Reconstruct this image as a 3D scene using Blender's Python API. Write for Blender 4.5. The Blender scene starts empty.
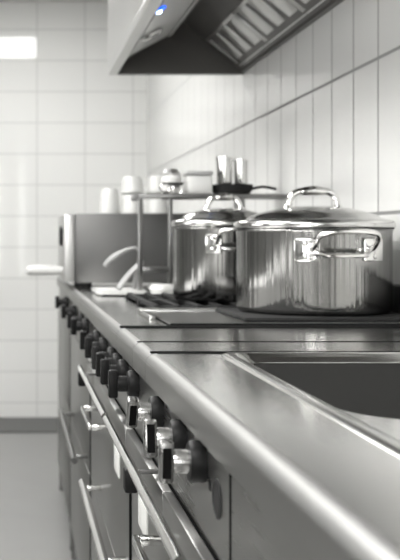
import bpy, bmesh, math, random
from mathutils import Vector, Matrix
random.seed(7)
S = bpy.context.scene
COL = S.collection
PI = math.pi

# ------------------------------------------------------------------ helpers
def link(name, bm, mat, parent=None, smooth=True, angle=35):
    bmesh.ops.recalc_face_normals(bm, faces=bm.faces)
    me = bpy.data.meshes.new(name)
    bm.to_mesh(me); bm.free()
    if smooth:
        for p in me.polygons: p.use_smooth = True
        me.set_sharp_from_angle(angle=math.radians(angle))
    mats = mat if isinstance(mat, (list, tuple)) else [mat]
    for m in mats: me.materials.append(m)
    o = bpy.data.objects.new(name, me)
    COL.objects.link(o)
    if parent is not None:
        o.parent = parent
        par = parent; off = Vector((0, 0, 0))
        while par is not None:
            off += par.location; par = par.parent
        for v in me.vertices: v.co -= off
    return o

def thing(name, label, cat, loc=(0, 0, 0), group=None):
    o = bpy.data.objects.new(name, None); COL.objects.link(o)
    o.location = loc; o.empty_display_size = 0.05
    o['label'] = label; o['category'] = cat
    if group: o['group'] = group
    return o

def tag(o, label, cat, group=None):
    o['label'] = label; o['category'] = cat
    if group: o['group'] = group
    return o

def structure(o, label=None):
    o['kind'] = 'structure'
    if label: o['label'] = label
    return o

def add_box(bm, x0, x1, y0, y1, z0, z1, bev=0.0, seg=2, mi=0):
    t = bmesh.new()
    vs = [t.verts.new((x, y, z)) for x in (x0, x1) for y in (y0, y1) for z in (z0, z1)]
    for f in ((0,1,3,2),(4,6,7,5),(0,4,5,1),(2,3,7,6),(0,2,6,4),(1,5,7,3)):
        t.faces.new([vs[i] for i in f])
    if bev > 0:
        bmesh.ops.bevel(t, geom=list(t.edges), offset=bev, segments=seg, profile=0.5, affect='EDGES')
    for f in t.faces: f.material_index = mi
    merge(bm, t)

def merge(bm, t, M=None):
    if M is not None: bmesh.ops.transform(t, matrix=M, verts=t.verts)
    me = bpy.data.meshes.new('tmp'); t.to_mesh(me); t.free()
    bm.from_mesh(me); bpy.data.meshes.remove(me)

def box(x0, x1, y0, y1, z0, z1, bev=0.0, seg=2):
    bm = bmesh.new(); add_box(bm, x0, x1, y0, y1, z0, z1, bev, seg); return bm

def add_lathe(bm, prof, c=(0, 0, 0), n=64, axis='Z', cap=True):
    """prof: list of (r, h). Revolved about axis through c."""
    t = bmesh.new(); rings = []
    for r, h in prof:
        if r < 1e-6:
            rings.append([t.verts.new((0, 0, h))])
        else:
            rings.append([t.verts.new((r*math.cos(2*PI*k/n), r*math.sin(2*PI*k/n), h)) for k in range(n)])
    for a, b in zip(rings, rings[1:]):
        for k in range(n):
            k2 = (k+1) % n
            if len(a) == 1 and len(b) == 1: continue
            if len(a) == 1: t.faces.new((a[0], b[k], b[k2]))
            elif len(b) == 1: t.faces.new((a[k], a[k2], b[0]))
            else: t.faces.new((a[k], a[k2], b[k2], b[k]))
    if cap:
        for r in (rings[0], rings[-1]):
            if len(r) > 1: t.faces.new(r)
    M = Matrix.Translation(c)
    if axis == '-X': M = M @ Matrix.Rotation(-PI/2, 4, 'Y')
    if axis == 'X': M = M @ Matrix.Rotation(PI/2, 4, 'Y')
    if axis == '-Y': M = M @ Matrix.Rotation(PI/2, 4, 'X')
    bmesh.ops.recalc_face_normals(t, faces=t.faces)
    merge(bm, t, M)

def lathe(prof, c=(0,0,0), n=64, axis='Z', cap=True):
    bm = bmesh.new(); add_lathe(bm, prof, c, n, axis, cap); return bm

def smooth_path(pts, sub=6, closed=False):
    P = [Vector(p) for p in pts]; out = []
    n = len(P)
    rng = range(n if closed else n-1)
    for i in rng:
        p0 = P[(i-1) % n] if (closed or i > 0) else P[0]
        p1 = P[i]; p2 = P[(i+1) % n]
        p3 = P[(i+2) % n] if (closed or i+2 < n) else P[-1]
        for k in range(sub):
            t = k/sub
            out.append(0.5*((2*p1)+(p2-p0)*t+(2*p0-5*p1+4*p2-p3)*t*t+(3*p1-p0-3*p2+p3)*t**3))
    if not closed: out.append(P[-1])
    return out

def add_tube(bm, pts, r, n=12, closed=False, flat=1.0, up=None):
    """sweep an ellipse (r, r*flat) along a path"""
    P = [Vector(p) for p in pts]; m = len(P); rings = []
    prevn = None
    for i in range(m):
        if closed: d = P[(i+1) % m]-P[i-1]
        else: d = P[min(i+1, m-1)]-P[max(i-1, 0)]
        d.normalize()
        if prevn is None:
            ref = Vector(up) if up else (Vector((0,0,1)) if abs(d.z) < .9 else Vector((1,0,0)))
            nn = (ref-d*ref.dot(d)).normalized()
        else:
            nn = (prevn-d*prevn.dot(d)).normalized()
        prevn = nn; b = d.cross(nn)
        rr = r[i] if isinstance(r, (list, tuple)) else r
        rings.append([bm.verts.new(P[i]+nn*rr*flat*math.cos(2*PI*k/n)+b*rr*math.sin(2*PI*k/n)) for k in range(n)])
    for i in range(m if closed else m-1):
        a, b = rings[i], rings[(i+1) % m]
        for k in range(n):
            bm.faces.new((a[k], a[(k+1) % n], b[(k+1) % n], b[k]))
    if not closed:
        bm.faces.new(rings[0]); bm.faces.new(rings[-1])

def tube(pts, r, n=12, closed=False, flat=1.0, up=None):
    bm = bmesh.new(); add_tube(bm, pts, r, n, closed, flat, up); return bm

def add_prism(bm, prof, y0, y1):
    """closed profile of (x, z) swept along Y"""
    a = [bm.verts.new((x, y0, z)) for x, z in prof]
    b = [bm.verts.new((x, y1, z)) for x, z in prof]
    n = len(prof)
    for k in range(n):
        bm.faces.new((a[k], a[(k+1) % n], b[(k+1) % n], b[k]))
    bm.faces.new(a); bm.faces.new(list(reversed(b)))

def prism(prof, y0, y1):
    bm = bmesh.new(); add_prism(bm, prof, y0, y1); return bm

def rrect(x0, x1, y0, y1, r, n=6):
    pts = []
    for cx, cy, a0 in ((x1-r, y1-r, 0), (x0+r, y1-r, PI/2), (x0+r, y0+r, PI), (x1-r, y0+r, 1.5*PI)):
        for k in range(n+1):
            a = a0+PI/2*k/n
            pts.append((cx+r*math.cos(a), cy+r*math.sin(a)))
    return pts

# ------------------------------------------------------------------ materials
def new_mat(name):
    m = bpy.data.materials.new(name); m.use_nodes = True
    nt = m.node_tree; b = nt.nodes['Principled BSDF']
    return m, nt, b

def N(nt, typ, **kw):
    n = nt.nodes.new(typ)
    for k, v in kw.items(): setattr(n, k, v)
    return n

def plain(name, col, rough=.5, metal=0, spec=.5, coat=0, noise=0.04, scale=30):
    m, nt, b = new_mat(name)
    if not isinstance(col, (tuple, list)): col = (col, col, col)
    b.inputs['Metallic'].default_value = metal
    b.inputs['Roughness'].default_value = rough
    b.inputs['Specular IOR Level'].default_value = spec
    b.inputs['Coat Weight'].default_value = coat
    tc = N(nt, 'ShaderNodeTexCoord'); no = N(nt, 'ShaderNodeTexNoise')
    no.inputs['Scale'].default_value = scale; no.inputs['Detail'].default_value = 4
    mx = N(nt, 'ShaderNodeMix', data_type='RGBA')
    mx.inputs[6].default_value = (*[max(0, c*(1-noise)) for c in col], 1)
    mx.inputs[7].default_value = (*[min(1, c*(1+noise)) for c in col], 1)
    nt.links.new(tc.outputs['Object'], no.inputs['Vector'])
    nt.links.new(no.outputs['Fac'], mx.inputs[0])
    nt.links.new(mx.outputs[2], b.inputs['Base Color'])
    return m

def steel(name, col=.6, rough=.25, grain=(4, 400, 400), rvar=.08, bump=.02, smudge=0.1, aniso=0.0):
    m, nt, b = new_mat(name)
    b.inputs['Metallic'].default_value = 1
    b.inputs['Anisotropic'].default_value = aniso
    tc = N(nt, 'ShaderNodeTexCoord')
    mp = N(nt, 'ShaderNodeMapping'); mp.inputs['Scale'].default_value = grain
    g = N(nt, 'ShaderNodeTexNoise'); g.inputs['Scale'].default_value = 1; g.inputs['Detail'].default_value = 3
    nt.links.new(tc.outputs['Object'], mp.inputs['Vector']); nt.links.new(mp.outputs[0], g.inputs['Vector'])
    s = N(nt, 'ShaderNodeTexNoise'); s.inputs['Scale'].default_value = 9; s.inputs['Detail'].default_value = 5
    nt.links.new(tc.outputs['Object'], s.inputs['Vector'])
    mr = N(nt, 'ShaderNodeMapRange')
    mr.inputs['To Min'].default_value = max(.02, rough-rvar); mr.inputs['To Max'].default_value = rough+rvar
    ad = N(nt, 'ShaderNodeMath', operation='ADD'); mu = N(nt, 'ShaderNodeMath', operation='MULTIPLY'); mu.inputs[1].default_value = .5
    nt.links.new(g.outputs['Fac'], ad.inputs[0]); nt.links.new(s.outputs['Fac'], ad.inputs[1])
    nt.links.new(ad.outputs[0], mu.inputs[0]); nt.links.new(mu.outputs[0], mr.inputs['Value'])
    nt.links.new(mr.outputs[0], b.inputs['Roughness'])
    mx = N(nt, 'ShaderNodeMix', data_type='RGBA')
    c0 = col*(1-smudge); c1 = col*(1+smudge)
    mx.inputs[6].default_value = (c0*1.005, c0, c0*.985, 1); mx.inputs[7].default_value = (c1*1.005, c1, c1*.985, 1)
    nt.links.new(mu.outputs[0], mx.inputs[0]); nt.links.new(mx.outputs[2], b.inputs['Base Color'])
    if bump:
        bp = N(nt, 'ShaderNodeBump'); bp.inputs['Strength'].default_value = bump; bp.inputs['Distance'].default_value = .002
        nt.links.new(g.outputs['Fac'], bp.inputs['Height']); nt.links.new(bp.outputs[0], b.inputs['Normal'])
    return m

def tiles(name, ax, w, h, ox, oz, mortar=.004, tile=(.78,.78,.76), grout=(.45,.45,.44), rough=.12, bump=.35, spec=.5):
    m, nt, b = new_mat(name)
    tc = N(nt, 'ShaderNodeTexCoord'); sp = N(nt, 'ShaderNodeSeparateXYZ'); cb = N(nt, 'ShaderNodeCombineXYZ')
    nt.links.new(tc.outputs['Object'], sp.inputs[0])
    a1 = N(nt, 'ShaderNodeMath', operation='SUBTRACT'); a1.inputs[1].default_value = ox
    a2 = N(nt, 'ShaderNodeMath', operation='SUBTRACT'); a2.inputs[1].default_value = oz
    nt.links.new(sp.outputs[ax], a1.inputs[0]); nt.links.new(sp.outputs[2], a2.inputs[0])
    nt.links.new(a1.outputs[0], cb.inputs[0]); nt.links.new(a2.outputs[0], cb.inputs[1])
    br = N(nt, 'ShaderNodeTexBrick'); br.offset = 0; br.squash = 1
    br.inputs['Scale'].default_value = 1
    br.inputs['Brick Width'].default_value = w; br.inputs['Row Height'].default_value = h
    br.inputs['Mortar Size'].default_value = mortar; br.inputs['Mortar Smooth'].default_value = .4
    br.inputs['Bias'].default_value = 0
    br.inputs['Color1'].default_value = (*[c*.985 for c in tile], 1); br.inputs['Color2'].default_value = (*tile, 1)
    br.inputs['Mortar'].default_value = (*grout, 1)
    nt.links.new(cb.outputs[0], br.inputs['Vector'])
    nt.links.new(br.outputs['Color'], b.inputs['Base Color'])
    mr = N(nt, 'ShaderNodeMapRange'); mr.inputs['To Min'].default_value = rough; mr.inputs['To Max'].default_value = .7
    nt.links.new(br.outputs['Fac'], mr.inputs['Value']); nt.links.new(mr.outputs[0], b.inputs['Roughness'])
    b.inputs['Specular IOR Level'].default_value = spec
    iv = N(nt, 'ShaderNodeMath', operation='SUBTRACT'); iv.inputs[0].default_value = 1
    nt.links.new(br.outputs['Fac'], iv.inputs[1])
    bp = N(nt, 'ShaderNodeBump'); bp.inputs['Strength'].default_value = bump; bp.inputs['Distance'].default_value = .002
    nt.links.new(iv.outputs[0], bp.inputs['Height']); nt.links.new(bp.outputs[0], b.inputs['Normal'])
    return m

def emit(name, col, strength):
    m, nt, b = new_mat(name)
    b.inputs['Base Color'].default_value = (*[min(.9, c) for c in col], 1)
    b.inputs['Emission Color'].default_value = (*col, 1); b.inputs['Emission Strength'].default_value = strength
    return m

WARM = (1.0, .995, .975)
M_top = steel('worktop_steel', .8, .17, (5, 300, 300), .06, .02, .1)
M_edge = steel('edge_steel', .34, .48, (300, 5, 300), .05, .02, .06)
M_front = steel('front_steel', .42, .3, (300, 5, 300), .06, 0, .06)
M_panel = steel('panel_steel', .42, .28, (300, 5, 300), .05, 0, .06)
M_basin_shade = steel('basin_shade_steel', .045, .32, (60, 60, 60), .05, .02, .08)  # near-black: the shade inside the bowl is put into the colour
M_basin_shade.node_tree.nodes['Principled BSDF'].inputs['Specular Tint'].default_value = (.2, .2, .2, 1)
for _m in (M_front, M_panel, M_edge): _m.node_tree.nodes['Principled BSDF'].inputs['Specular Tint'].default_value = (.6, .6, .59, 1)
M_bright = steel('polished_steel', .72, .12, (20, 20, 20), .04, 0, .04)
M_pot = steel('pot_steel', .32, .17, (60, 60, 6), .04, 0, .05, .85)
def streaks(m, scale, dist):
    nt = m.node_tree; tc = N(nt, 'ShaderNodeTexCoord'); mp = N(nt, 'ShaderNodeMapping'); mp.inputs['Scale'].default_value = scale
    no = N(nt, 'ShaderNodeTexNoise'); no.inputs['Scale'].default_value = 1; no.inputs['Detail'].default_value = 2
    bp = N(nt, 'ShaderNodeBump'); bp.inputs['Strength'].default_value = 1; bp.inputs['Distance'].default_value = dist
    nt.links.new(tc.outputs['Object'], mp.inputs[0]); nt.links.new(mp.outputs[0], no.inputs['Vector'])
    nt.links.new(no.outputs['Fac'], bp.inputs['Height']); nt.links.new(bp.outputs[0], nt.nodes['Principled BSDF'].inputs['Normal'])
streaks(M_pot, (100, 100, .6), .0022)
_nt = M_pot.node_tree; _tg = N(_nt, 'ShaderNodeTangent', direction_type='RADIAL', axis='Z')
_nt.links.new(_tg.outputs[0], _nt.nodes['Principled BSDF'].inputs['Tangent'])
M_lid = steel('lid_steel', .6, .18, (30, 30, 30), .03, 0, .05)
M_hood = steel('hood_steel', .6, .34, (5, 5, 200), .05, .02, .04)
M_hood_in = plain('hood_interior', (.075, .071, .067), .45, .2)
M_filter = steel('filter_steel', .55, .3, (40, 40, 40), .05, 0, .06)
M_housing = steel('housing_steel', .42, .35, (30, 30, 30), .05, 0, .05)
M_black = plain('black_plastic', .008, .42, 0, .15)
M_hub = steel('hub_steel', .4, .22, (60, 60, 60), .05, 0, .05)
M_rubber = plain('black_joint', .012, .9, 0, .05)
M_seam = plain('black_gap', .008, 1, 0, 0)  # sheenless black, so flush strips look like dark open gaps
M_iron = plain('cast_iron', .016, .6, 0, .2)
M_white = plain('white_ceramic', (.62, .62, .605), .25, coat=.2)
M_pale = plain('pale_silicone', (.34, .34, .335), .45)
M_label = plain('label_plate', (.62, .62, .6), .4)
M_oven = steel('oven_steel', .13, .42, (200, 5, 200), .05, .01, .06)
M_oven_side = steel('oven_front_steel', .58, .4, (200, 5, 200), .05, .01, .05)
M_rack = steel('rack_steel', .2, .3, (60, 60, 60), .05, 0, .06)
M_paint = plain('painted_white', (.75, .75, .73), .6)
M_ceil = plain('ceiling_board', (.6, .6, .59), .8)
M_leftpaint = plain('left_wall_paint', (.3, .3, .29), .6)
M_greypaint = plain('grey_paint', (.05, .05, .049), .6)
M_dark_board = plain('dark_board', (.06, .06, .06), .35)  # for the added dark boards and the edging of the glowing panels
M_tile_r = tiles('tiles_right', 1, .161, .343, .11, .109, .005, (.74,.74,.725), (.27,.27,.267), .14)
M_tile_b = tiles('tiles_back', 0, .291, .1885, .133, .094, .004, (.74,.74,.725), (.5,.5,.49), .05, .3)
M_floor = plain('floor_resin', (.22, .22, .215), .33, noise=.08, scale=6)
M_plinth = plain('plinth_grey', (.16, .16, .158), .45)
M_floor_band = plain('dark_floor_band', (.07, .07, .069), .45)
M_panel_light = emit('ceiling_panel_glow', WARM, 13)
M_streak_glow = emit('streak_glow', WARM, 9)  # emission of the added slots behind the camera
M_side_fill = emit('side_fill_glow', WARM, 3.0)  # emission of the added fill panels on the left wall
M_led = emit('blue_led', (.01, .12, 1.0), 1.4)
M_led_core = emit('led_core', (.55, .8, 1.0), 7)
M_frame = plain('white_metal_frame', (.52, .52, .51), .4)

# ------------------------------------------------------------------ room
XR, XL, YB, YF, ZC = .80, -2.6, 6.06, -2.6, 2.52
structure(link('floor', box(XL-.1, XR+.1, YF-.1, YB+.1, -.1, 0), M_floor, smooth=False))
structure(link('ceiling', box(XL-.1, XR+.1, YF-.1, YB+.1, ZC, ZC+.1), M_ceil, smooth=False))
structure(link('wall_right', box(XR, XR+.1, YF-.1, YB+.1, 0, ZC), M_tile_r, smooth=False))
structure(link('wall_back', box(XL, XR, YB, YB+.1, 0, ZC), M_tile_b, smooth=False))
structure(link('wall_left', box(XL-.1, XL, YF-.1, YB+.1, 0, ZC), M_leftpaint, smooth=False))
structure(link('floor_band_1', box(XL, XR, 5.60, YB-.0005, .0004, .006), M_floor_band, smooth=False))  # flat dark band laid on the floor along the far wall
# wall behind the camera; glowing slots and dark board added to streak the pots
bm = bmesh.new()
glow_slots = [(-2.3, -2.1), (-1.75, -1.3), (-1.0, -.85), (-.55, -.2), (.05, .15)]
edges = sorted([XL] + [e for w in glow_slots for e in w] + [XR])
for x0, x1 in zip(edges[0::2], edges[1::2]): add_box(bm, x0, x1, YF-.1, YF, 0, ZC)
for x0, x1 in glow_slots:
    add_box(bm, x0, x1, YF-.1, YF, 0, .55); add_box(bm, x0, x1, YF-.1, YF, 2.3, ZC)
structure(link('wall_front', bm, M_greypaint, smooth=False))
for i, (x0, x1) in enumerate(glow_slots):
    w = structure(link('window_%d' % (i+1), box(x0, x1, YF-.08, YF-.07, .55, 2.3), M_streak_glow, smooth=False))  # unseen emitter added to put bright vertical streaks on the steel
    bm = bmesh.new()
    for a, b_, c, d in ((x0, x0+.03, .55, 2.3), (x1-.03, x1, .55, 2.3), (x0+.03, x1-.03, .55, .58), (x0+.03, x1-.03, 2.27, 2.3)):
        add_box(bm, a, b_, YF-.069, YF-.03, c, d)
    structure(link('window_frame', bm, M_dark_board, w, smooth=False))
structure(link('door_1', box(.3, .78, YF, YF+.04, 0, 2.05, .004), M_dark_board))  # unseen dark board added for contrast in the pot reflections
for i, y in enumerate((-1.6, 1.55, 3.3)):
    structure(link('door_%d' % (i+2), box(XL, XL+.04, y, y+.5, 0, 2.05, .004), M_dark_board))  # more unseen dark boards, added along the left wall for reflections
for i, (y0, y1) in enumerate(((.1, 1.4), (2.15, 3.2))):
    w = structure(link('window_%d' % (i+6), box(XL, XL+.01, y0, y1, .95, 2.1), M_side_fill, smooth=False))  # unseen glowing panel added to light the right wall under the hood
    bm = bmesh.new()
    for a, b, c, d in ((y0-.05, y0, .9, 2.15), (y1, y1+.05, .9, 2.15), (y0, y1, .9, .95), (y0, y1, 2.1, 2.15)):
        add_box(bm, XL, XL+.03, a, b, c, d)
    structure(link('window_frame', bm, M_dark_board, w, smooth=False))

# ceiling lights
def ceiling_light(x0, x1, y0, y1, label):
    t = thing('ceiling_light', label, 'ceiling light', ((x0+x1)/2, (y0+y1)/2, ZC), 'ceiling light panels')
    bm = bmesh.new(); f = .02
    add_box(bm, x0-f, x0, y0-f, y1+f, ZC-.025, ZC, .003); add_box(bm, x1, x1+f, y0-f, y1+f, ZC-.025, ZC, .003)
    add_box(bm, x0, x1, y0-f, y0, ZC-.025, ZC, .003); add_box(bm, x0, x1, y1, y1+f, ZC-.025, ZC, .003)
    link('frame', bm, M_frame, t)
    link('diffuser', box(x0, x1, y0, y1, ZC-.018, ZC-.004), M_panel_light, t, smooth=False)
ceiling_light(-.5, .165, 4.3, 5.15, 'white ceiling light panel mirrored as a bright patch on the far tiles')
ceiling_light(-1.3, -.27, 1.5, 2.9, 'unseen ceiling light panel added above the aisle beside the cooktop')
ceiling_light(-1.3, -.33, -.9, .4, 'unseen ceiling light panel added above the aisle beside the sink')  # this and the panel before it are unseen, added for general brightness

# ------------------------------------------------------------------ range hood
HY0, HY1 = 1.15, 3.52
hood = thing('range_hood', 'steel extractor hood with dark inside and baffle filters above the pots', 'range hood', (XR, 2.3, 1.66))
bm = bmesh.new()
add_box(bm, .327, .360, HY0, HY1, 1.66, 1.69, .003)             # bottom lip
add_box(bm, .327, .337, HY0, HY1, 1.688, 2.3, .002)             # outer front face
add_box(bm, .327, XR, HY0, HY1, 2.3, 2.31)
add_box(bm, .337, XR, HY1-.004, HY1, 1.66, 2.3)
add_box(bm, .337, XR, HY0, HY0+.004, 1.66, 2.3)
link('canopy', bm, M_hood, hood)
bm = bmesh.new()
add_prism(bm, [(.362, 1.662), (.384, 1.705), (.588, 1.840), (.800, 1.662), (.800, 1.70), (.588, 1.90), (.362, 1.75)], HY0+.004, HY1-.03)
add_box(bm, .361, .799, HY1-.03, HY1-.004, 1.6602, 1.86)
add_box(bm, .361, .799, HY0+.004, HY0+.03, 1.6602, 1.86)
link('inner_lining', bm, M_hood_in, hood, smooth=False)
# sloped baffle filters: from the wall gutter up to the ridge
A = Vector((.785, 0, 1.690)); B = Vector((.668, 0, 1.782))
d = (B-A); L = d.length; d.normalize(); nrm = Vector((-d.z, 0, d.x)); 
if nrm.z > 0: nrm = -nrm
def filt(y0, y1):
    bm = bmesh.new()
    def slab(s0, s1, ya, yb, h0, h1, bev=.001):
        t = bmesh.new(); add_box(t, s0, s1, ya, yb, h0, h1, bev)
        M = Matrix(((d.x, 0, nrm.x, A.x), (0, 1, 0, 0), (d.z, 0, nrm.z, A.z), (0, 0, 0, 1)))
        merge(bm, t, M)
    slab(0, .005, y0, y1, 0, .012); slab(L-.012, L, y0, y1, 0, .012)
    slab(.012, L-.012, y0, y0+.012, 0, .012); slab(.012, L-.012, y1-.012, y1, 0, .012)
    n = 3; p = (y1-y0-.024)/n
    for k in range(n):
        a = y0+.012+p*k
        slab(.012, L-.012, a+p*.05, a+p*.76, .004, .011, .002)
        slab(.012, L-.012, a+p*.55, a+p*1.0, -.004, .001, .001)
    return bm
fy = 3.46
for k in range(5):
    link('baffle_filter', filt(fy-.40, fy-.004), M_filter, hood); fy -= .40
bm = bmesh.new(); add_prism(bm, [(.786, 1.664), (.799, 1.664), (.799, 1.70), (.786, 1.69)], HY0+.03, HY1-.03)
link('grease_gutter', bm, M_hood_in, hood, smooth=False)
# light / control housing hugging the front slope
bm = bmesh.new()
add_prism(bm, [(.363, 1.680), (.505, 1.753), (.545, 1.811), (.384, 1.706)], 1.9, 3.30)
hs = link('light_housing', bm, M_housing, hood, smooth=False)
bm = bmesh.new(); add_prism(bm, [(.505, 1.750), (.520, 1.758), (.556, 1.816), (.545, 1.811)], 1.9, 3.31)
link('trim_strip', bm, M_hood, hs, smooth=False)
def on_slope(bm_prof, px, y, pz, n=24):
    t = bmesh.new(); add_lathe(t, bm_prof, (0, 0, 0), n)
    Mx = Matrix.Translation((px, y, pz)) @ Matrix.Rotation(math.radians(180-27), 4, 'Y')
    r = bmesh.new(); merge(r, t, Mx); return r
link('spotlight', on_slope([(0, -.004), (.034, -.004), (.036, .006), (.028, .012), (.024, .008), (0, .008)], .411, 3.02, 1.7047), M_bright, hs)
li = link('indicator_light', on_slope([(0, -.002), (.023, -.002), (.022, .004), (.0, .006)], .378, 2.64, 1.6877), M_led, hs)
link('bulb', on_slope([(0, .003), (.0085, .003), (.007, .009), (.0, .011)], .378, 2.64, 1.6877), M_led_core, hs)
li['label'] = 'glowing blue indicator light'

# ------------------------------------------------------------------ worktops
ZT = .92
XF = .184
def edge_profile(x1, zt=ZT, h=.04, r=.016):
    pts = [(x1, zt)]
    for k in range(7):
        a = PI/2+PI/2*k/6
        pts.append((XF+r+r*math.cos(a), zt-r+r*math.sin(a)))
    pts += [(XF, zt-h), (XF+.02, zt-h), (XF+.02, zt-.012), (x1, zt-.012)]
    return pts
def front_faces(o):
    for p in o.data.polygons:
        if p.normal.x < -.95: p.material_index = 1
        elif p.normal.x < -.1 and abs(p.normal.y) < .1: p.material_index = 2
# near piece with the built-in sink
sink = thing('sink_worktop', 'steel worktop in the right foreground with a sink basin sunk into it', 'sink', (.5, .8, ZT))
SY0, SY1 = .1, 1.4125
hx0, hx1, hy0, hy1 = .297, .711, .262, 1.396
bm = bmesh.new()
add_prism(bm, edge_profile(hx0), SY0, SY1)
add_box(bm, hx1, XR-.001, SY0, SY1, ZT-.012, ZT)
add_box(bm, hx0, hx1, SY0, hy0, ZT-.012, ZT); add_box(bm, hx0, hx1, hy1, SY1, ZT-.012, ZT)
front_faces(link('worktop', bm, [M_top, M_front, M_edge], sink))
def loft(loops, close_bottom=True):
    bm = bmesh.new(); rings = []
    for pts, z in loops: rings.append([bm.verts.new((x, y, z)) for x, y in pts])
    n = len(rings[0])
    for a, b in zip(rings, rings[1:]):
        for k in range(n): bm.faces.new((a[k], a[(k+1) % n], b[(k+1) % n], b[k]))
    if close_bottom: bm.faces.new(rings[-1])
    return bm
ox0, ox1, oy0, oy1 = .284, .724, .25, 1.409
def rr(i, r): return rrect(ox0+i, ox1-i, oy0+i, oy1-i, max(.004, r))
link('sink_rim', loft([(rr(0, .03), ZT-.001), (rr(.001, .03), ZT+.0015), (rr(.004, .028), ZT+.003), (rr(.014, .024), ZT+.003),
                       (rr(.020, .022), ZT+.001), (rr(.024, .02), ZT-.004), (rr(.030, .02), ZT-.009)], False), M_top, sink)
def bowl(i):
    x0, x1, y0, y1 = .323+i, .692-i, .93+i, 1.3788-i; pts = []
    for cx, cy, a0, q in ((x1, y1, 0, .025), (x0, y1, PI/2, .025), (x0, y0, PI, .09), (x1, y0, 1.5*PI, .09)):
        q = max(.012, q-i)
        cx += q if cx == x0 else -q; cy += q if cy == y0 else -q
        for k in range(7):
            a = a0+PI/2*k/6; pts.append((cx+q*math.cos(a), cy+q*math.sin(a)))
    return pts
link('drainboard', loft([(rr(.030, .02), ZT-.009), (bowl(0), ZT-.0095)], False), M_top, sink)
link('basin', loft([(bowl(0), ZT-.0095), (bowl(.003), ZT-.014), (bowl(.008), ZT-.15), (bowl(.014), ZT-.168), (bowl(.03), ZT-.175)]), M_basin_shade, sink)
link('drain', lathe([(0, 0), (.012, 0), (.03, .002), (.04, .003), (.042, .0)], (.51, 1.15, ZT-.175), 32), M_bright, sink)

def strip(y0, y1, label, zt=ZT, seal=.012, sh=.0025):
    t = thing('worktop_strip', label, 'worktop', (.5, (y0+y1)/2, zt))
    bm = bmesh.new(); add_prism(bm, edge_profile(XR-.001, zt), y0, y1)
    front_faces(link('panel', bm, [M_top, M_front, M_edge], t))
    bm = bmesh.new(); add_box(bm, XF+.008, XR-.001, y0-.001, y0-.001+seal, zt-.0005, zt+sh, .0006)
    o = link('joint_seal', bm, M_rubber, t); o['label'] = 'thin black joint seal'
    return t
strip(1.4140, 1.5670, 'narrow steel worktop strip directly behind the sink piece', seal=.011, sh=.002)
strip(1.5690, 1.8180, 'steel worktop strip between the two black joints just before the cooktop', seal=.008, sh=.0008)

# cooktop
cook = thing('cooktop', 'steel cooktop with black hotplates beneath the two steel pots', 'cooktop', (.5, 2.3, ZT))
CY0, CY1 = 1.820, 2.80
bm = bmesh.new()
add_prism(bm, edge_profile(.30), CY0, CY1)
add_box(bm, .30, XR-.001, CY0, 2.215, ZT-.012, ZT); add_box(bm, .30, XR-.001, 2.775, CY1, ZT-.012, ZT)
add_box(bm, .77, XR-.001, 2.215, 2.775, ZT-.012, ZT)
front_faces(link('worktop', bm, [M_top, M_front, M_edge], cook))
link('joint_seal', box(XF+.008, XR-.001, CY0-.001, CY0+.016, ZT-.0005, ZT+.003, .0006), M_rubber, cook)
bm = bmesh.new(); add_box(bm, .286, .778, 1.8405, 1.846, ZT, ZT+.0062); add_box(bm, .290, .775, 1.852, 2.150, ZT, ZT+.0035)
link('plate_gap_shade', bm, M_rubber, cook)  # black front strip carries the shadow gap before the raised plate
bm = bmesh.new(); add_box(bm, .286, .778, 1.846, 2.150, ZT+.0035, ZT+.0065)
link('front_plate', bm, M_front, cook)
bm = bmesh.new(); add_box(bm, .268, .780, 2.150, 2.205, ZT, ZT+.011, .003); add_box(bm, .268, .282, 2.0, 2.150, ZT, ZT+.009, .003)
link('divider_ridge', bm, M_front, cook)
link('hotplate', box(.43, .766, 1.868, 2.146, ZT+.0065, ZT+.015, .003), M_iron, cook)
bm = bmesh.new(); add_box(bm, .30, .77, 2.215, 2.775, ZT-.03, ZT-.012)
link('burner_well', bm, M_iron, cook)
bm = bmesh.new()
for x in [.31+.047*k for k in range(10)]: add_box(bm, x, x+.014, 2.225, 2.77, ZT+.001, ZT+.015, .003)
for y in (2.24, 2.48, 2.74): add_box(bm, .305, .76, y, y+.016, ZT-.006, ZT+.012, .003)
for x in (.32, .73):
    for y in (2.24, 2.74): add_box(bm, x, x+.014, y, y+.014, ZT-.012, ZT+.002)
link('pan_grate', bm, M_iron, cook)
link('upstand', box(.772, XR-.0005, CY0+.018, CY1, ZT+.0005, ZT+.068, .004), M_oven, cook)

# far worktop
far = thing('far_worktop', 'plain steel worktop beyond the pots carrying the countertop oven', 'worktop', (.5, 3.6, ZT))
bm = bmesh.new(); add_prism(bm, edge_profile(XR-.001), CY1+.004, 4.38)
front_faces(link('panel', bm, [M_top, M_front, M_edge], far))

# ------------------------------------------------------------------ cabinets / ranges below
XD, XP = .190, .195
def knob(parent, y, z, turn=0.0, dark=False):
    k = link('knob', lathe([(0, 0), (.021, 0), (.0215, .003), (.0215, .013), (.0195, .0165), (.014, .017), (0, .017)], (XP, y, z), 32, '-X'), M_black, parent)
    link('hub', lathe([(0, .0165), (.0125, .0165), (.0125, .030), (.0115, .033), (0, .033)], (XP, y, z), 28, '-X'), M_black if dark else M_hub, k)
    t = bmesh.new()
    add_box(t, -.047, -.032, -.0075, .0075, -.022, .022, .003)
    g = bmesh.new(); merge(g, t, Matrix.Translation((XP, y, z)) @ Matrix.Rotation(turn, 4, 'X'))
    t = bmesh.new(); add_box(t, -.0440, -.0350, -.0080, -.0072, -.016, .016)
    g2 = bmesh.new(); merge(g2, t, Matrix.Translation((XP, y, z)) @ Matrix.Rotation(turn, 4, 'X'))
    if not dark: link('grip_inlay', g2, M_seam, k, smooth=False)
    g0 = link('grip', g, M_black if dark else M_grip, k)
    return k
M_grip = steel('grip_steel', .3, .22, (60, 60, 60), .05, 0, .05)

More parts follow.
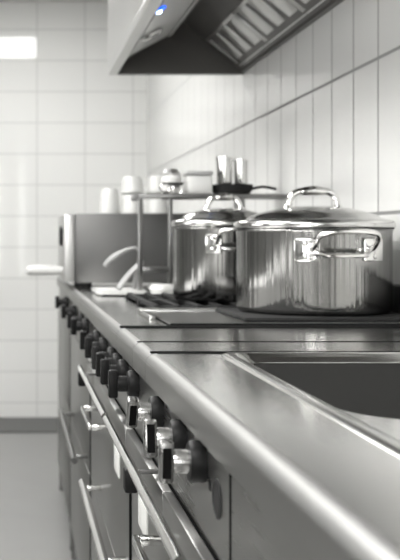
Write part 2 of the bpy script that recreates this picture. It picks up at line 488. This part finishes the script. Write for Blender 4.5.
def pull(parent, y0, y1, z, xo=.148, th=.009):
    bm = bmesh.new()
    add_box(bm, xo, xo+th, y0, y1, z-.006, z+.006, .002)
    add_box(bm, xo+th-.002, XD+.002, y0, y0+.012, z-.006, z+.006, .0015)
    add_box(bm, xo+th-.002, XD+.002, y1-.012, y1, z-.006, z+.006, .0015)
    return link('door_handle', bm, M_bright, parent)

def rail(parent, y0, y1, z, x=.150, r=.0065, brackets=()):
    ra = link('towel_rail', tube([(x, y0, z), (x, (y0+y1)/2, z), (x, y1, z)], r, 14), M_bright, parent)
    for b in brackets:
        bm = bmesh.new()
        add_box(bm, x-.008, x+.009, b-.012, b+.012, z-.035, z-.004, .003)
        ab = bmesh.new(); add_box(ab, x+.006, XD+.002, b-.003, b+.003, z-.012, z-.006, .001)
        link('bracket_arm', ab, M_rack, ra)
        br = link('bracket', bm, M_black, ra); br['label'] = 'black end bracket'
    return ra

def unit(name, label, cat, y0, y1, knobs=(), ledge=None, door_pull=None, plate=None, rails=None, lowrail=None, low_side=False, mat=None, panel_h=.306):
    mat = mat or M_front
    g = .004
    t = thing(name, label, cat, (.49, (y0+y1)/2, 0))
    side_top = .70 if low_side else .8795
    bm = bmesh.new()
    add_box(bm, XD+.02, .79, y0+g, y0+g+.012, .14, side_top); add_box(bm, XD+.02, .79, y1-g-.012, y1-g, .14, side_top)
    add_box(bm, XD+.02, .79, y0+g+.012, y1-g-.012, .14, .152); add_box(bm, .778, .79, y0+g+.012, y1-g-.012, .152, .70)
    link('carcass', bm, mat, t, smooth=False)
    zp = 1.08-panel_h
    link('control_panel', box(XP, XP+.012, y0+g, y1-g, zp, .8795), M_panel, t)
    for ky, turn in knobs: knob(t, ky, .852, turn, ky > 1.4)
    top = zp-.004
    if ledge:
        bm = bmesh.new()
        ys = [y0+g] + list(ledge) + [y1-g]
        for a, b in zip(ys, ys[1:]):
            add_box(bm, .181, .215, a+.002, b-.002, 1.08-.345, zp-.003, .0025)
        link('ledge', bm, M_front, t)
        link('ledge_seal', box(.1930, .1955, y0+g, y1-g, zp-.0030, zp+.0004), M_seam, t, smooth=False)
        top = 1.08-.351
    zdr = .475
    for a, b in ((y0+g, y0+.018), (y1-.018, y1-g)):
        o = link('door_gap_shade', box(XD-.0004, XD+.02, a, b, .105, top), M_seam, t, smooth=False); o['label'] = 'black strip for the dark gap beside the door'  # flush black strip puts the shade of the door gap into colour
    link('panel_seam', box(XP-.0003, XP+.011, y1-g+.0002, y1+g-.0002, zp, .8794), M_seam, t, smooth=False)
    dr = link('door', box(XD, XD+.018, y0+.018, y1-.018, zdr+.004, top, .002), mat, t)
    if door_pull: pull(dr, door_pull[0], door_pull[1], 1.08-.379)
    if plate:
        o = link('label_plate', box(XD-.0022, XD+.0005, plate[0], plate[1], 1.08-.432, 1.08-.388, .0006), M_label, dr); o['label'] = 'small pale label plate'
    if rails: rail(t, rails[0], rails[1], 1.08-.293, brackets=rails[2])
    dw = link('drawer', box(XD, XD+.018, y0+.018, y1-.018, .105, zdr, .002), mat, t)
    if lowrail:
        bm = bmesh.new(); add_tube(bm, [(.152, lowrail[0], 1.08-lowrail[2]), (.152, sum(lowrail[:2])/2, 1.08-lowrail[2]), (.152, lowrail[1], 1.08-lowrail[2])], .0085, 14)
        for yy in (lowrail[0]+.05, lowrail[1]-.05):
            add_box(bm, .152, XD+.002, yy-.008, yy+.008, 1.08-lowrail[2]-.005, 1.08-lowrail[2]+.005, .002)
        link('drawer_handle', bm, M_bright if lowrail[3] else M_rack, dw)
    link('plinth', box(XD+.035, XD+.05, y0+g, y1-g, .0005, .105), M_plinth, t, smooth=False)
    for xx in (XD+.012, .72):
        for yy in (y0+.03, y1-.06):
            link('leg', lathe([(.016, 0.0005), (.018, .012), (.015, .02), (.015, .1045 if xx < .3 else .14)], (xx+.005, yy, 0), 20), M_rack, t)
    return t

uA = unit('cabinet', 'smooth steel cabinet in the near right foreground under the sink worktop, without knobs', 'cabinet', .1, .905, low_side=True, panel_h=.345)
uB = unit('range', 'steel range with the nearest large black-ringed knobs and a dark round badge', 'range', .905, 1.645,
          knobs=((1.03, .1), (1.15, -.15), (1.325, .5), (1.585, .0)), ledge=(1.23,), door_pull=(1.03, 1.268), plate=(1.43, 1.525),
          rails=(.907, 1.635, (1.304,)), lowrail=(.93, 1.62, .548, True), low_side=True)
bm = bmesh.new()
add_lathe(bm, [(0, 0), (.0195, 0), (.0195, .0012), (.0165, .0022), (.0155, .0012), (0, .0012)], (XP, .962, 1.08-.249), 32, '-X')
o = link('round_badge', bm, M_iron, uB); o['label'] = 'plain dark round badge'
link('marker', box(XP-.001, XP+.001, .995, 1.003, 1.08-.250, 1.08-.238), M_black, uB, smooth=False)
bm = bmesh.new(); add_lathe(bm, [(0, 0), (.007, 0), (.007, .006), (.005, .012), (0, .013)], (XP, 1.60, 1.08-.250), 20, '-X')
link('pilot_button', bm, M_black, uB)
uC = unit('range', 'steel range with a row of small black knobs below the two pots', 'range', 1.645, 2.52,
          knobs=((1.73, .0), (1.83, .2), (1.93, -.2), (2.12, .0), (2.28, .3)), ledge=(2.3,), door_pull=(2.02, 2.26), plate=(1.81, 1.90),
          rails=(1.66, 2.30, (2.25,)), lowrail=(1.66, 2.26, .548, True))
uD = unit('range', 'blurred steel range with dark knobs beyond the row below the pots', 'range', 2.52, 3.45,
          knobs=((2.64, .2), (2.83, .0), (3.19, .1)), lowrail=(2.56, 3.3, .565, False))
uE = unit('cabinet', 'farthest steel cabinet beneath the countertop oven with one dark knob', 'cabinet', 3.45, 4.38, knobs=((3.67, 0),))

# ------------------------------------------------------------------ pots
def pot(label, cx, cy, z0, R, H, ang, hs=1.0):
    """ang: direction the near side handle points, measured from -Y towards +X"""
    t = thing('stock_pot', label, 'pot', (cx, cy, z0), 'lidded steel pots')
    w = .003
    prof = [(0, .0), (R-.010, 0), (R-.005, .0015), (R-.0015, .005), (R, .010), (R, H-.006), (R+.002, H-.002), (R+.004, H), (R+.002, H+.001), (R-w, H-.001),
            (R-w, .02), (R-.02, .006), (0, .006)]
    link('body', lathe(prof, (cx, cy, z0), 128), M_pot, t)
    Rl = R+.004
    lp = [(R-.006, -.008), (R-.004, .001), (Rl, .0015), (Rl+.002, .004), (Rl+.002, .010), (Rl-.001, .0150), (Rl-.008, .0175), (Rl-.016, .0185), (Rl-.024, .021),
          (R*.80, .028), (R*.64, .0355), (R*.45, .042), (R*.25, .046), (0, .047)]
    lb = [(0, .042), (R*.25, .041), (R*.64, .032), (R*.82, .023), (R-.02, .014), (R-.008, .008), (R-.008, -.008), (R-.006, -.008)]
    lid = link('lid', lathe([(r, h) for r, h in lb[:-1]]+lp, (cx, cy, z0+H), 128, cap=False), M_lid, t, angle=50)
    # arched lid handle across X
    hl = .050*hs; zb = z0+H+.034; zt = z0+H+.078*(.7+.3*hs)
    bm = bmesh.new()
    pth = smooth_path([(cx-hl*1.04, cy, zb), (cx-hl*.98, cy, zb+.016), (cx-hl*.92, cy, zt-.014), (cx-hl*.68, cy, zt-.003), (cx-hl*.3, cy, zt), (cx+hl*.3, cy, zt),
                       (cx+hl*.68, cy, zt-.003), (cx+hl*.92, cy, zt-.014), (cx+hl*.98, cy, zb+.016), (cx+hl*1.04, cy, zb)], 6)
    add_tube(bm, pth, .0068, 14, flat=1.0)
    gp = smooth_path([(cx-hl*.5, cy, zt-.0012), (cx, cy, zt+.0005), (cx+hl*.5, cy, zt-.0012)], 8)
    add_tube(bm, gp, [.007+.0028*math.sin(PI*k/(len(gp)-1)) for k in range(len(gp))], 14)
    for s in (-1, 1):
        add_lathe(bm, [(0, 0), (.0125, 0), (.0125, .004), (.009, .008), (.0075, .016), (.006, .018), (0, .018)], (cx+s*hl*1.04, cy, zb-.002), 24)
    link('lid_handle', bm, M_bright, lid)
    # side handles
    for q, a in enumerate((ang, ang+PI)):
        ux, uy = math.sin(a), -math.cos(a)           # outward
        tx, ty = math.cos(a), math.sin(a)            # to the right seen from outside
        hz = z0+H-.037
        def P(s, o, z):                              # s along the wall, o outward from the wall
            th = s/R
            rr_ = R+o
            return (cx+rr_*(ux*math.cos(th)+tx*math.sin(th)), cy+rr_*(uy*math.cos(th)+ty*math.sin(th)), z)
        W = .062*hs
        bm = bmesh.new()
        loop = [P(-W*.9, .004, hz-.004), P(-W*.83, .022, hz+.004), P(-W*.72, .040, hz+.022), P(-W*.45, .048, hz+.029), P(0, .050, hz+.031), P(W*.45, .048, hz+.029),
                P(W*.72, .040, hz+.022), P(W*.83, .022, hz+.004), P(W*.9, .004, hz-.004)]
        add_tube(bm, smooth_path(loop, 6), .0055, 12)
        low = [P(-W*.83, .010, hz-.006), P(-W*.6, .018, hz-.014), P(-W*.3, .022, hz-.015), P(W*.3, .022, hz-.015), P(W*.6, .018, hz-.014), P(W*.83, .010, hz-.006)]
        add_tube(bm, smooth_path(low, 5), .0042, 10)
        h = link('side_handle', bm, M_bright, t)
        for s in (-1, 1):
            bm = bmesh.new()
            ts = bmesh.new(); add_box(ts, -.024*hs, .024*hs, -.003, .003, -.024, .020, .0028)
            c = Vector(P(s*W*1.06, .0022, hz-.002)); th = math.atan2(c.y-cy, c.x-cx)+PI/2
            merge(bm, ts, Matrix.Translation(c) @ Matrix.Rotation(th, 4, 'Z'))
            link('mounting_plate', bm, M_bright, h)
            for e in (-.012, .012):
                c2 = Vector(P(s*W*1.10, .0045, hz-.004+e))
                tb = bmesh.new(); add_lathe(tb, [(0, 0), (.0055, 0), (.005, .002), (.003, .0035), (0, .004)], (0, 0, 0), 16)
                rb = bmesh.new()
                merge(rb, tb, Matrix.Translation(c2) @ Matrix.Rotation(th-PI/2, 4, 'Z') @ Matrix.Rotation(PI/2, 4, 'Y'))
                link('rivet', rb, M_bright, h)
    return t
pot('large steel stock pot with domed lid standing nearest on the cooktop', .609, 2.044, .9352, .153, .167, math.radians(4), 1.0)
pot('smaller steel stock pot with lid behind the large pot', .508, 2.432, .9352, .122, .176, math.radians(2), .8)

# ------------------------------------------------------------------ countertop oven and things on it
ov = thing('countertop_oven', 'grey countertop oven with white cups on top, at the far end of the worktop', 'oven', (.4, 3.5, ZT))
OX0, OX1, OY0, OY1, OZ0, OZ1 = .198, .60, 3.30, 3.78, .938, 1.168
link('body', box(OX0, OX1, OY0, OY1, OZ0, OZ1, .006), M_oven, ov)
fr = link('oven_door', box(OX0-.036, OX0, OY0+.004, OY1-.004, OZ0+.004, OZ1-.004, .006), M_oven_side, ov)
link('dial', lathe([(0, 0), (.034, 0), (.034, .006), (.03, .010), (0, .010)], (OX0-.036, 3.42, 1.094), 28, '-X'), M_black, fr)
bm = bmesh.new()
add_tube(bm, [(OX0-.028, 3.42, .974), (.15, 3.42, .976), (.12, 3.42, .977), (.07, 3.42, .976), (.045, 3.42, .975), (.038, 3.42, .975)], [.012, .014, .017, .018, .016, .009], 16)
o = link('side_handle', bm, M_frame, ov); o['label'] = 'pale handle reaching out over the aisle'
for x in (OX0+.04, OX1-.04):
    for y in (OY0+.04, OY1-.04): link('foot', lathe([(.018, ZT+.0005), (.02, ZT+.008), (.018, OZ0+.001)], (x, y, 0), 20), M_black, ov)

def cup(cx, cy, z0, r, h, label, flip=True):
    o = thing('cup', label, 'cup', (cx, cy, z0), 'white cups on the oven')
    # upturned tapered cup: wide mouth down
    p = [(r-.004, .001), (r, 0), (r+.001, .004), (r*.97, h*.3), (r*.9, h*.75), (r*.84, h*.93), (r*.74, h), (r*.62, h), (r*.6, h-.003), (0, h-.003)]
    q = [(0, h-.008), (r*.66, h-.008), (r*.84, h*.75), (r*.92, h*.3), (r-.004, .001)]
    link('body', lathe(p[::1], (cx, cy, z0), 40, cap=False) if False else lathe(list(q)+p[1:], (cx, cy, z0), 40, cap=False), M_white, o)
    link('foot_ring', lathe([(r*.6, h-.003), (r*.6, h+.004), (r*.68, h+.004), (r*.7, h-.001)], (cx, cy, z0), 40, cap=False), M_white, o)
    return o
zo = OZ1+.0005
cup(.327, 3.46, zo, .035, .086, 'single low upturned white cup, leftmost on the oven')
cup(.405, 3.46, zo, .040, .068, 'lower upturned white cup in the middle stack on the oven')
cup(.405, 3.46, zo+.0735, .039, .054, 'upper upturned white cup in the middle stack on the oven')
cup(.492, 3.46, zo, .037, .068, 'lower upturned white cup in the right stack on the oven')
cup(.492, 3.46, zo+.0735, .036, .056, 'upper upturned white cup in the right stack on the oven')

# ------------------------------------------------------------------ rack with a shelf
RY = 2.90
rk = thing('shelf_rack', 'thin steel rack with upright posts and a top shelf behind the smaller pot', 'rack', (.55, RY, ZT))
bm = bmesh.new()
add_box(bm, .355, XR-.002, RY-.008, RY+.008, 1.200, 1.214, .003)
add_box(bm, .355, .371, RY+.008, RY+.17, 1.200, 1.214, .003)
link('frame_bar', bm, M_rack, rk)
link('shelf', box(.45, XR-.002, RY+.008, RY+.17, 1.203, 1.212, .002), M_rack, rk)
link('lower_bar', box(.3625, .4505, RY-.006, RY+.006, .985, 1.003, .003), M_rack, rk)
for x, w in ((.3625, .007), (.4505, .0065), (.65, .016)):
    link('post', box(x-w, x+w, RY-.007, RY+.007, ZT+.0005, 1.2005, .002), M_rack, rk)
zs = 1.2145
# jar with ring clips
j = thing('clip_jar', 'white lidded jar with two steel ring clips at the left of the rack shelf', 'jar', (.46, RY+.03, zs))
link('body', lathe([(0, 0), (.027, 0), (.030, .004), (.030, .048), (.024, .056), (0, .056)], (.462, RY+.055, zs), 32), M_white, j)
link('lid', lathe([(0, .056), (.026, .056), (.027, .062), (.018, .074), (0, .077)], (.462, RY+.055, zs), 32), M_filter, j)
for x, z in ((.438, zs+.018), (.473, zs+.011)):
    ring = [(x+.013*math.cos(a), RY+.021, z+.013*math.sin(a)) for a in [2*PI*k/24 for k in range(24)]]
    link('ring_clip', tube(ring, .004, 10, True, up=(0, 1, 0)), M_bright, j)
link('clasp', box(.444, .492, RY+.018, RY+.026, zs+.026, zs+.034, .002), M_iron, j)
c = thing('canister', 'pale square canister in the middle of the rack shelf', 'canister', (.54, RY+.06, zs))
link('body', box(.505, .580, RY+.03, RY+.10, zs, zs+.055, .008), M_white, c)
link('lid', box(.503, .582, RY+.028, RY+.102, zs+.055, zs+.068, .005), M_pale, c)
# black pan and steel tumblers
pn = thing('frying_pan', 'small black pan on the rack shelf under the steel tumblers', 'pan', (.645, RY+.06, zs))
link('pan_body', lathe([(0, 0), (.048, 0), (.056, .006), (.063, .029), (.061, .029), (.054, .008), (.046, .004), (0, .004)], (.645, RY+.075, zs), 48), M_iron, pn)
link('pan_handle', tube(smooth_path([(.700, RY+.06, zs+.016), (.725, RY+.05, zs+.022), (.745, RY+.04, zs+.020), (.765, RY+.03, zs+.014)], 5), .007, 10, flat=.6), M_iron, pn)
M_tumbler = steel('tumbler_steel', .6, .12, (30, 30, 4), .03, 0, .06)
for x, r, h, lb in ((.623, .0235, .105, 'taller steel tumbler at the left in the black pan'), (.6725, .0215, .097, 'shorter steel tumbler at the right in the black pan')):
    t = thing('tumbler', lb, 'tumbler', (x, RY+.075, zs+.0045), 'steel tumblers in the pan')
    link('body', lathe([(0, 0), (r*.85, 0), (r*.9, .004), (r, h), (r+.001, h+.001), (r-.002, h), (r*.82, .006), (0, .006)], (x, RY+.075, zs+.0045), 36), M_tumbler, t)
    link('rim', lathe([(r-.002, h-.003), (r+.0025, h-.002), (r+.0025, h+.003), (r-.002, h+.003)], (x, RY+.075, zs+.0045), 36, cap=False), M_bright, t)

# ------------------------------------------------------------------ small things on the far worktop
pl = loft([(rrect(.232, .372, 2.83, 3.02, .02), ZT+.006), (rrect(.228, .376, 2.826, 3.024, .022), ZT+.016), (rrect(.232, .372, 2.83, 3.02, .02), ZT+.017),
           (rrect(.24, .364, 2.838, 3.012, .018), ZT+.010)], True)
bmesh.ops.recalc_face_normals(pl, faces=pl.faces)
tr = thing('tray', 'shallow white tray lying on the worktop before the oven', 'tray', (.3, 2.92, ZT))
bm = pl; add_box(bm, .24, .364, 2.838, 3.012, ZT+.0045, ZT+.0075, .001)
link('tray_body', bm, M_white, tr)
link('tray_foot', box(.25, .354, 2.85, 3.0, ZT+.0005, ZT+.0048), M_rubber, tr, smooth=False)
tg = thing('tongs', 'pale tongs standing spread like an upturned V on the white tray', 'tongs', (.33, 2.94, ZT+.011))
for a in ([(.302, 2.92, ZT+.017), (.318, 2.925, ZT+.040), (.340, 2.93, ZT+.065), (.366, 2.935, ZT+.088)], [(.352, 2.96, ZT+.017), (.356, 2.955, ZT+.045), (.362, 2.95, ZT+.07), (.368, 2.94, ZT+.088)]):
    link('arm', tube(smooth_path(a, 6), .015, 10, flat=.5), M_pale, tg)
link('hinge', lathe([(0, -.012), (.010, -.010), (.010, .010), (0, .012)], (.368, 2.938, ZT+.090), 16), M_pale, tg)
ld = thing('serving_spoon', 'pale curved spoon arching over the tongs on the white tray', 'spoon', (.28, 2.99, ZT+.011))
bm = bmesh.new()
pth = smooth_path([(.268, 3.0, ZT+.082), (.285, 3.0, ZT+.100), (.31, 3.0, ZT+.118), (.34, 3.0, ZT+.132), (.364, 3.0, ZT+.135), (.374, 3.0, ZT+.115), (.372, 3.0, ZT+.06), (.368, 3.0, ZT+.016)], 6)
add_tube(bm, pth, [.008+.007*math.exp(-((k-8)/7)**2) for k in range(len(pth))], 12, flat=.6)
link('handle', bm, M_pale, ld)
dz = thing('dish', 'round white lidded dish on the worktop under the rack', 'dish', (.42, 2.84, ZT))
link('bowl', lathe([(0, .0005), (.026, .0005), (.031, .004), (.036, .018), (.034, .018), (.028, .006), (0, .005)], (.418, 2.84, ZT), 40), M_white, dz)
link('lid', lathe([(0, .018), (.036, .018), (.038, .021), (.036, .028), (.028, .035), (0, .037)], (.418, 2.84, ZT), 40), M_white, dz)

# ------------------------------------------------------------------ world, camera
w = bpy.data.worlds.new('World'); S.world = w; w.use_nodes = True
w.node_tree.nodes['Background'].inputs[0].default_value = (.8, .8, .79, 1)
w.node_tree.nodes['Background'].inputs[1].default_value = .3

cam = bpy.data.cameras.new('Camera'); co = bpy.data.objects.new('Camera', cam); COL.objects.link(co)
co.location = (0, 0, 1.08); co.rotation_euler = (PI/2, 0, 0)
cam.sensor_fit = 'HORIZONTAL'; cam.sensor_width = 36; cam.lens = 90
cam.shift_x = .4625; cam.shift_y = -.10
cam.clip_start = .02
cam.dof.use_dof = True; cam.dof.focus_distance = 1.35; cam.dof.aperture_fstop = 12
S.camera = co

S.view_settings.view_transform = 'Standard'
S.view_settings.look = 'None'
S.view_settings.gamma = 1
S.view_settings.exposure = 0.36
S.cycles.use_denoising = True
S.cycles.max_bounces = 10
S.cycles.glossy_bounces = 6
S.cycles.sample_clamp_indirect = 6
